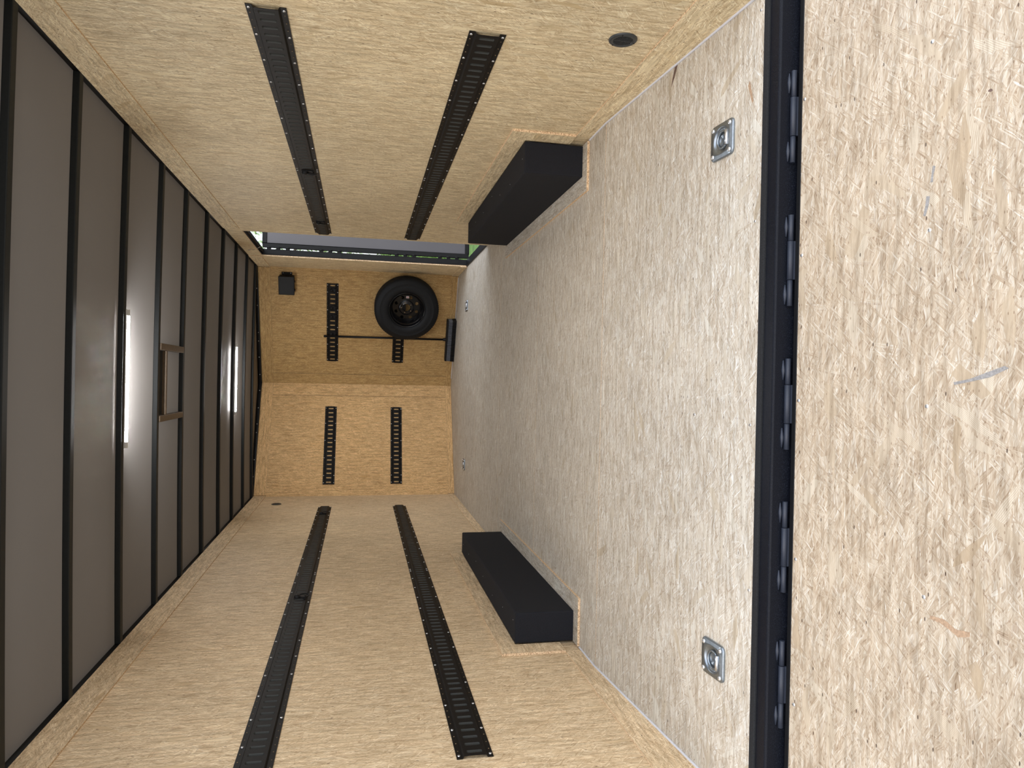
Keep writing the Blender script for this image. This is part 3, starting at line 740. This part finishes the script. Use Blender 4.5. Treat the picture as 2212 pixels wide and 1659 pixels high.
RN = Vector((0, -s_2, c_)); RRm = Matrix((Vector((1, 0, 0)), RN.cross(Vector((1, 0, 0))), RN)).transposed().to_4x4()
for x, y in ((.815, .007), (.373, .008), (-.038, .008), (-.488, .0095), (-.899, .014), (.819, .384), (.375, .387), (-.039, .39), (-.487, .393), (-.905, .396)):
    q = rampP(x, y); s = screw(t, Matrix.Identity(4)); s.matrix_local = t.matrix_world.inverted() @ Matrix.Translation(q + RN * -.0015) @ RRm

for pts, mt in (([(0.018, 0.453), (0.026, 0.49), (0.042, 0.531), (0.054, 0.563), (0.049, 0.572), (0.03, 0.534), (0.02, 0.493), (0.012, 0.455)], 'scuff'), ([(0.525, 0.392), (0.523, 0.399), (0.501, 0.394), (0.487, 0.394), (0.487, 0.387), (0.507, 0.39)], 'scuff'), ([(0.457, 0.378), (0.455, 0.387), (0.433, 0.384), (0.41, 0.377), (0.412, 0.371), (0.434, 0.376)], 'scuff'), ([(-0.525, 0.411), (-0.524, 0.444), (-0.538, 0.471), (-0.534, 0.503), (-0.545, 0.502), (-0.554, 0.477), (-0.543, 0.455), (-0.535, 0.433), (-0.533, 0.409)], 'strand_tan'), ([(0.658, 0.516), (0.659, 0.522), (0.654, 0.526), (0.652, 0.521), (0.655, 0.515)], 'strand_dark')):
    mb = MB(); top = [rampP(x, d, .0004) for x, d in pts]; mb.face(top); mb.face([rampP(x, d, -.0002) for x, d in pts][::-1])
    into(t, mb.build('scuff_mark' if mt == 'scuff' else 'stained_flake', M[mt]))
for pts, mt in (([(1.184, 2.44), (1.176, 2.43), (1.134, 2.455), (1.101, 2.481), (1.132, 2.472), (1.176, 2.453)], 'strand_dark'), ([(0.92, 1.999), (0.933, 1.99), (0.863, 1.969), (0.859, 1.976)], 'strand_tan')):
    mb = MB(); mb.face([(x, y, zf(y) + .0004) for x, y in pts]); mb.face([(x, y, zf(y) - .0002) for x, y in pts][::-1])
    o = mb.build('stained_flake', M[mt]); o.parent = floor
for x, y in ((1.124, 1.942), (.495, 1.950), (-.117, 1.953), (-.612, 1.943), (-.101, 2.270)):
    s = screw(floor, Matrix.Translation((x, y, zf(y) - .0015)))

# ------------------------------------------------------------------ outside
mb = MB(); GZ = -.66
mb.face([(-60, -60, GZ), (60, -60, GZ), (60, 80, GZ), (-60, 80, GZ)]); struct(mb.build('ground', M['gravel']))
mb = MB(); mb.box((1.5, 8.6, GZ - .1), (30, 60, GZ + .004)); tag(mb.build('lawn', M['grass']), 'green grass lawn seen low past the open side door', 'grass')['kind'] = 'stuff'
def leafy(name, c, rad, n, size, mat, label, trunk=None, seed=1, cat='tree'):
    rnd = random.Random(seed); t = thing(name, (c[0], c[1], GZ), label, cat); mb = MB()
    for k in range(n):
        while True:
            p = Vector([rnd.uniform(-1, 1) for _ in range(3)])
            if .35 < p.length < 1 and c[2] + p.z * rad[2] > GZ + .2: break
        p = Vector((c[0] + p.x * rad[0], c[1] + p.y * rad[1], c[2] + p.z * rad[2]))
        a = Vector([rnd.gauss(0, 1) for _ in range(3)]).normalized(); b = a.orthogonal().normalized(); w = a.cross(b); s = size * rnd.uniform(.6, 1.3)
        mb.face([p - b * s, p - w * s * .45, p + b * s, p + w * s * .45])
    into(t, mb.build('foliage', mat, merge=False))
    mb = MB(); top = c[2] + (rad[2] * .4 if trunk else 0)
    r0 = trunk or .05
    mb.tube([(c[0], c[1], GZ + .021), (c[0] + .05, c[1], (GZ + top) / 2), (c[0], c[1], top)], [r0, r0 * .7, r0 * .3], 10)
    if trunk:
        for k in range(7):
            a = rnd.uniform(0, 6.28); z = c[2] - rad[2] * .5 + k * rad[2] * .13
            mb.tube([(c[0], c[1], z), (c[0] + math.cos(a) * rad[0] * .6, c[1] + math.sin(a) * rad[1] * .6, z + rad[2] * .35)], [r0 * .4, r0 * .12], 6)
    into(t, mb.build('trunk', M['bark']))
leafy('garden_tree', (4.75, 24.0, 2.7), (2.4, 2.4, 2.0), 3800, .065, M['leaf_pale'], 'pale leafy tree seen against the sky past the open side door', trunk=.18, seed=3)
leafy('bush', (2.9, 13.6, -.05), (1.6, 1.3, .95), 6500, .05, M['leaf'], 'green bush seen low past the open side door', seed=5, cat='bush')
